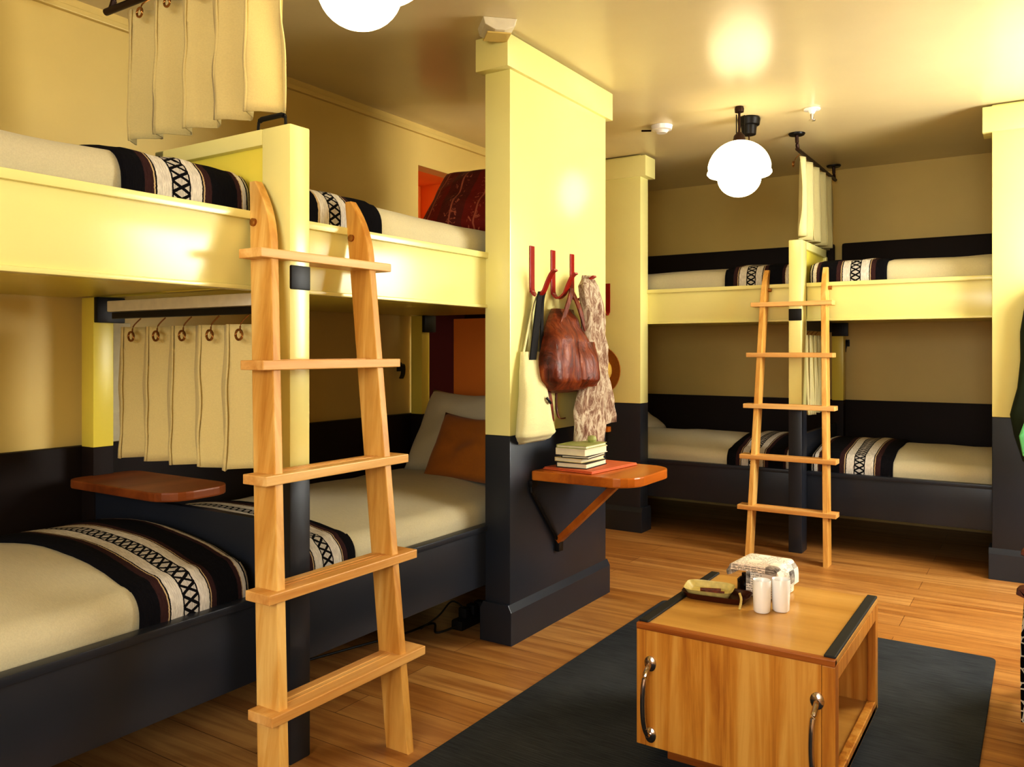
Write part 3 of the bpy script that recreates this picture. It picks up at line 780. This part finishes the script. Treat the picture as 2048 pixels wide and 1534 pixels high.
# books and magazine on the near shelf
SZ = .721
def book(label, loc, rz, w, d, h, cover, pages=True):
    t = thing('book', label, 'book', loc, rz, 'books stacked on the fold-down shelf')
    b = B(); box(b, -w/2, w/2, -d/2, d/2, 0, .003, .001); box(b, -w/2, w/2, -d/2, d/2, h-.003, h, .001); box(b, -w/2, -w/2+.003, -d/2, d/2, 0, h, .001); obj('cover', b, cover, t)
    b = B(); box(b, -w/2+.003, w/2-.004, -d/2+.004, d/2-.004, .003, h-.003, 0); obj('pages', b, M['bookwhite'], t)
bx, by = -1.75, 3.22
b = B(); box(b, -.13, .13, -.19, .19, 0, .006, .002); box(b, -.126, .128, -.186, .188, .006, .011, .002)
tag(obj('magazine', b, M['bookpink']), 'salmon pink magazine lying under the books on the shelf', 'magazine', (bx+.02, by+.1, SZ), math.radians(-6))
z = SZ+.0115
for h, col, lab, w, d, dx, rz in ((.024, 'bookdark', 'dark book at the bottom of the stack on the shelf', .15, .21, 0, 2), (.018, 'bookcream', 'cream book second from the bottom of the stack', .14, .2, -.01, -4), (.012, 'bookdark', 'thin dark book in the middle of the stack', .13, .2, .01, 5), (.03, 'bookwhite', 'thick white book below the sage book', .15, .21, 0, -1), (.014, 'bookgreen', 'sage green book on top of the stack', .15, .205, .0, 1)):
    book(lab, (bx+dx, by+.05, z), math.radians(rz), w, d, h, M[col]); z += h+.0006
b = B(); lathe(b, [(0, 0), (.016, 0), (.022, .012), (.018, .026), (.006, .03), (0, .03)], (0, 0, 0), 14)
tag(obj('trinket', b, M['bookgreen'], None, True), 'tiny pale green trinket on top of the books', 'trinket', (bx+.02, by+.11, z))

# ------------------------------------------------------------------ little dark hooks on the back walls
for loc, rz, lab in (((XL+.001, 3.615, 1.15), PI/2, 'small dark wall hook beside the back post near the white pillow'), ((-1.235, YF-.001, 1.30), 0, 'small dark wall hook behind the small ladder')):
    t = thing('wall_hook', lab, 'hook', loc, rz)
    b = B(); box(b, -.02, .02, -.006, 0, -.02, .03, .002); obj('plate', b, M['blackmetal'], t)
    b = B(); ribbon(b, smooth_path([(0, -.005, .02), (0, -.03, .015), (-.01, -.04, -.03), (-.015, -.03, -.06)], 4), (.03, 0, 0), .008); obj('prong', b, M['blackmetal'], t)
b = B(); ribbon(b, smooth_path([(-.08, .03, .0), (.0, .02, -.04), (.09, .0, -.19), (.1, 0, -.21), (.06, 0, -.27), (-.06, .02, -.36)], 4), (0, .0, .025), .01)
tag(obj('strap_loop', b, M['redstrap']), 'dull red angular strap hanging in the dark wall recess', 'strap', (XL-.25, 4.02, 1.40), PI/2)

# ------------------------------------------------------------------ rug and coffee table
b = B(); prism(b, rounded(-1.59, -.165, .6, 3.83, .03, (1, 1, 1, 1)), 2, .0005, .012, .003); tag(obj('rug', b, M['rug']), 'charcoal woven rug under the wooden trunk table', 'rug')
TX0, TX1, TY0, TY1 = -1.02, -.458, 2.25, 2.90
tw, td = TX1-TX0, TY1-TY0
t = thing('coffee_table', 'wooden box coffee table with chrome handles on the charcoal rug', 'coffee table', (TX0, TY0, .0125))
Z0, Z1 = .07, .428
b = B(); box(b, .06, tw-.06, .09, td-.06, 0, Z0, .004); obj('plinth', b, M['tabledark'], t)
b = B(); box(b, 0, tw, 0, td, Z1-.016, Z1, .003); obj('tabletop', b, M['tabletop'], t)
b = B(); box(b, 0, tw, -.003, .02, Z1-.017, Z1+.0015, .003); obj('edge_trim', b, M['tabledark'], t)
for x in (.002, tw-.032):
    b = B(); box(b, x, x+.03, .012, td, Z1-.001, Z1+.007, .003); obj('corner_strip', b, M['plug'], t)
b = B(); box(b, .03, tw-.035, .0, .02, Z0, Z1-.017, .001); fr = obj('door', b, M['tablev'], t)
b = B(); box(b, .0, .0295, .0, .02, Z0, Z1-.017, .002); box(b, 0, .02, .02, td, Z0, Z1-.017, .002); obj('side_panel', b, M['tablev'], t)
b = B(); box(b, .02, tw-.02, td-.02, td, Z0, Z1-.017, .002); obj('back_panel', b, M['tablev'], t)
b = B(); box(b, .02, tw, .02, td-.02, Z0, Z0+.02, .002); obj('bottom_panel', b, M['tabletop'], t)
b = B(); box(b, .2, .215, .02, td-.02, Z0+.02, Z1-.017, .001); obj('inner_panel', b, M['tablev'], t)
b = B()
box(b, tw-.0345, tw, 0, .045, Z0, Z1-.017, .003); box(b, tw-.025, tw, td-.045, td, Z0, Z1-.017, .003)
box(b, tw-.025, tw, .045, td-.045, Z1-.062, Z1-.017, .003); box(b, tw-.025, tw, .045, td-.045, Z0, Z0+.035, .003)
obj('side_frame', b, M['tablev'], t)
for hx in (.045, tw-.045):
    b = B(); z1, z0 = .315, .105
    tube(b, smooth_path([(hx, -.006, z1), (hx, -.03, z1-.015), (hx-.004, -.042, z1-.05), (hx-.006, -.044, (z0+z1)/2), (hx-.004, -.042, z0+.05), (hx, -.03, z0+.015), (hx, -.006, z0)], 5), .0075, 10)
    hd = obj('handle', b, M['chrome'], t, True, 'chrome bow handle')
    for z in (z0, z1):
        b = B(); rings = [[(hx+r*math.cos(2*PI*k/18), -d, z+1.25*r*math.sin(2*PI*k/18)) for k in range(18)] for r, d in ((.018, 0), (.018, .004), (.012, .009), (.001, .01))]
        loft(b, rings); obj('rosette', b, M['chrome'], hd, True)
b = B(); tube(b, smooth_path([(-.003, .36, .36), (-.035, .37, .37), (-.035, .43, .37), (-.003, .44, .36)], 4), .008, 8); obj('carry_handle', b, M['plug'], t, True)

# things on the table
TZ = .0125+Z1
t = thing('tray', 'dark red lacquer tray on the wooden table under the cream dish', 'tray', (-.90, 2.615, TZ+.001), math.radians(6))
def dish(b, w, d, h, rim, flare):
    rings = []
    for (s, z) in ((.0, .0), (.86-flare, 0), (1.0-.02, h), (1.0, h), (1.0-.03, h-.002), (.82-flare, .006), (.0, .006)):
        rings.append([(max(s, .01)*w/2*math.copysign(abs(math.cos(2*PI*k/40))**.45, math.cos(2*PI*k/40)), max(s, .01)*d/2*math.copysign(abs(math.sin(2*PI*k/40))**.45, math.sin(2*PI*k/40)), z) for k in range(40)])
    loft(b, rings)
b = B(); dish(b, .22, .125, .02, 0, 0); obj('tray_body', b, M['trayred'], t, True)
t = thing('dish', 'cream rectangular dish with flared rim resting on the dark tray', 'dish', (-.925, 2.615, TZ+.009), math.radians(8), rot=(math.radians(6), 0, math.radians(8)))
b = B(); dish(b, .16, .10, .026, 0, .06); obj('dish_body', b, M['dish'], t, True)
b = B(); tube(b, [(-.03, .0, .012), (.035, .012, .012)], .006, 8); tube(b, [(-.01, -.015, .012), (.05, -.01, .013)], .006, 8); obj('residue', b, M['brownleather'], t, True, 'brown scraps in the dish')
def mug(label, loc):
    t = thing('tumbler', label, 'cup', loc, 0, 'white tumblers on the table')
    b = B(); lathe(b, [(0, 0), (.022, 0), (.0255, .005), (.027, .05), (.0275, .097), (.0265, .099), (.0245, .096), (.022, .02), (0, .018)], (0, 0, 0), 28); obj('cup_body', b, M['ceramic'], t, True)
mug('slim white tumbler in front, nearest the cream dish', (-.735, 2.55, TZ+.001))
mug('slim white tumbler touching the newspaper box', (-.688, 2.592, TZ+.001))
t = thing('bottle', 'squat dark bottle under the edge of the newspaper', 'bottle', (-.842, 2.735, TZ+.001))
b = B(); lathe(b, [(0, 0), (.024, 0), (.028, .004), (.028, .04), (.02, .048), (.013, .052), (.013, .062), (0, .062)], (0, 0, 0), 24); obj('glass', b, M['bottle'], t, True)
b = B(); box(b, -.055, .055, -.075, .075, 0, .082, .006); tag(obj('carton', b, M['news'], None, True), 'white printed carton under the folded newspaper', 'carton', (-.768, 2.76, TZ+.001), math.radians(-5))
t = thing('newspaper', 'folded newspaper draped over the carton on the table', 'newspaper', (-.79, 2.755, TZ+.0835), math.radians(-5))
for i, (g, dz) in enumerate(((.0, 0), (.004, .007), (.008, .014))):
    b = B(); rings = []
    path = smooth_path([(-.086+g, 0, -.018+dz*.2), (-.089+g, 0, -.004+dz*.6), (-.075, 0, .004+dz), (-.03, 0, .006+dz), (.045, 0, .007+dz), (.078-g, 0, .0045+dz), (.086-g, 0, -.012+dz*.5), (.087-g, 0, -.05)], 4)
    ribbon(b, path, (0, .17-g, 0), .006); obj('sheet', b, M['news'], t, True)
b = B(); tube(b, smooth_path([(-.0, 0, 0), (.004, .004, .03), (.0, .0, .05)], 3), .004, 8); tag(obj('stub', b, M['dish'], None, True), 'short cream stub standing at the corner of the dark tray', 'stub', (-.80, 2.535, TZ+.001))

# ------------------------------------------------------------------ jacket, chair, throw at the frame edge
t = thing('jacket', 'dark green jacket hanging on the partition, cut by the frame edge', 'jacket')
def blob_y(rows, yf, th, n=24, seed=0, wr=.02):
    b = blob_loft(rows, 0, th, n, seed, wr)
    for v in b.verts: v.co = Vector((v.co.y, yf-v.co.x, v.co.z))
    bmesh.ops.recalc_face_normals(b, faces=b.faces[:]); return b
b = blob_y([(1.64, .02, .12, .4), (1.58, -.06, .24, .8), (1.50, -.092, .30, 1), (1.35, -.11, .33, 1), (1.2, -.112, .33, 1), (1.05, -.125, .34, 1), (.907, -.157, .36, 1), (.8, -.14, .36, .9), (.66, -.10, .34, .6), (.63, -.06, .3, .3)], 5.195, .12, 26, 4); obj('shell', b, M['jacket'], t, True, angle=80)
b = blob_y([(.88, -.09, .0, .4), (.8, -.115, .02, .8), (.70, -.10, .03, .6), (.66, -.06, .03, .2)], 5.085, .05, 14, 2, .008); obj('lining', b, M['mint'], t, True, 'mint green lining')
coat_hook('red coat hook carrying the dark green jacket', (.07, 5.2, 1.72), 0)

t = thing('armchair', 'brown wooden armchair at the frame edge with white seat cushion', 'armchair', (-.062, 2.95, 0))
for (x, y, h) in ((.035, .02, .50), (.035, .60, .50), (.62, .02, .46), (.62, .60, .46)):
    b = B(); tube(b, [(x, y, .0), (x, y, .02), (x, y, .3), (x, y, h)], [.016, .02, .024, .022], 12); obj('leg', b, M['chairwood'], t, True)
for y in (.02, .60):
    b = B(); rings = []
    ribbon(b, smooth_path([(.0, y, .50), (.03, y, .515), (.25, y, .522), (.5, y, .50), (.68, y, .46)], 5), (0, .055, 0), .026); obj('armrest', b, M['chairwood'], t, True)
b = B(); box(b, .03, .64, .03, .59, .27, .31, .006); obj('seat_frame', b, M['chairwood'], t)
b = B(); prism(b, [(.60, .28), (.64, .27), (.80, .86), (.765, .87)], 1, .03, .59, .005); obj('backrest', b, M['chairwood'], t)
b = B(); box(b, .04, .62, .05, .57, .312, .40, .035, 4); obj('cushion', b, M['paleblanket'], t, True, 'white seat cushion')
t = None
b = B()
ribbon(b, smooth_path([(.5, 0, .41), (.3, 0, .413), (.08, 0, .412), (.018, 0, .405), (.004, 0, .34), (.002, 0, .2), (.004, 0, .06)], 5), (0, .36, 0), .012)
tag(obj('throw', b, M['throw'], None, True), 'black and white patterned throw draped over the armchair seat', 'throw', (-.062, 3.27, 0))

# ------------------------------------------------------------------ cables under the bed
t = thing('power_strip', 'black power strip and cable lying under the near bunk by the partition', 'power strip', (-2.2, 3.05, .0))
b = B(); box(b, -.03, .03, -.12, .12, .001, .045, .008); obj('strip', b, M['plug'], t, True)
for y in (-.06, .0, .06):
    b = B(); box(b, -.022, .022, y-.018, y+.018, .0455, .09, .006); obj('plug', b, M['plug'], t, True)
b = B(); tube(b, smooth_path([(0, -.12, .02), (-.05, -.2, .006), (-.14, -.11, .006), (-.16, -.28, .006), (-.22, -.5, .006), (-.3, -.8, .006)], 6), .005, 8)
tube(b, smooth_path([(0, -.06, .085), (-.04, -.1, .12), (-.1, -.12, .05), (-.14, -.2, .006)], 6), .004, 8); obj('cable', b, M['plug'], t, True)

# ------------------------------------------------------------------ light
def area(name, loc, target, sx, sy, power, col):
    L = bpy.data.lights.new(name, 'AREA'); L.shape = 'RECTANGLE'; L.size = sx; L.size_y = sy; L.energy = power; L.color = col
    o = bpy.data.objects.new(name, L); C.objects.link(o); o.location = loc
    d = Vector(target)-Vector(loc); o.rotation_euler = d.to_track_quat('-Z', 'Y').to_euler(); return o
area('window_daylight', (XR-.05, 4.43, 1.63), (-2.0, 3.4, 1.1), 1.3, 1.5, 120, (.97, .97, .92))
area('near_window_daylight', (-.2, YN+.1, 1.6), (-1.2, 3.2, .8), 2.2, 1.6, 130, (.92, .97, 1))
wd = bpy.data.worlds.new('world'); scene.world = wd; wd.use_nodes = True
wn = wd.node_tree; bg = wn.nodes['Background']
sky = wn.nodes.new('ShaderNodeTexSky'); sky.sky_type = 'NISHITA'; sky.sun_disc = False; sky.sun_elevation = math.radians(35)
wn.links.new(sky.outputs[0], bg.inputs[0]); bg.inputs[1].default_value = .15
scene.view_settings.view_transform = 'Standard'
scene.view_settings.exposure = 0.12
scene.view_settings.gamma = 0.8
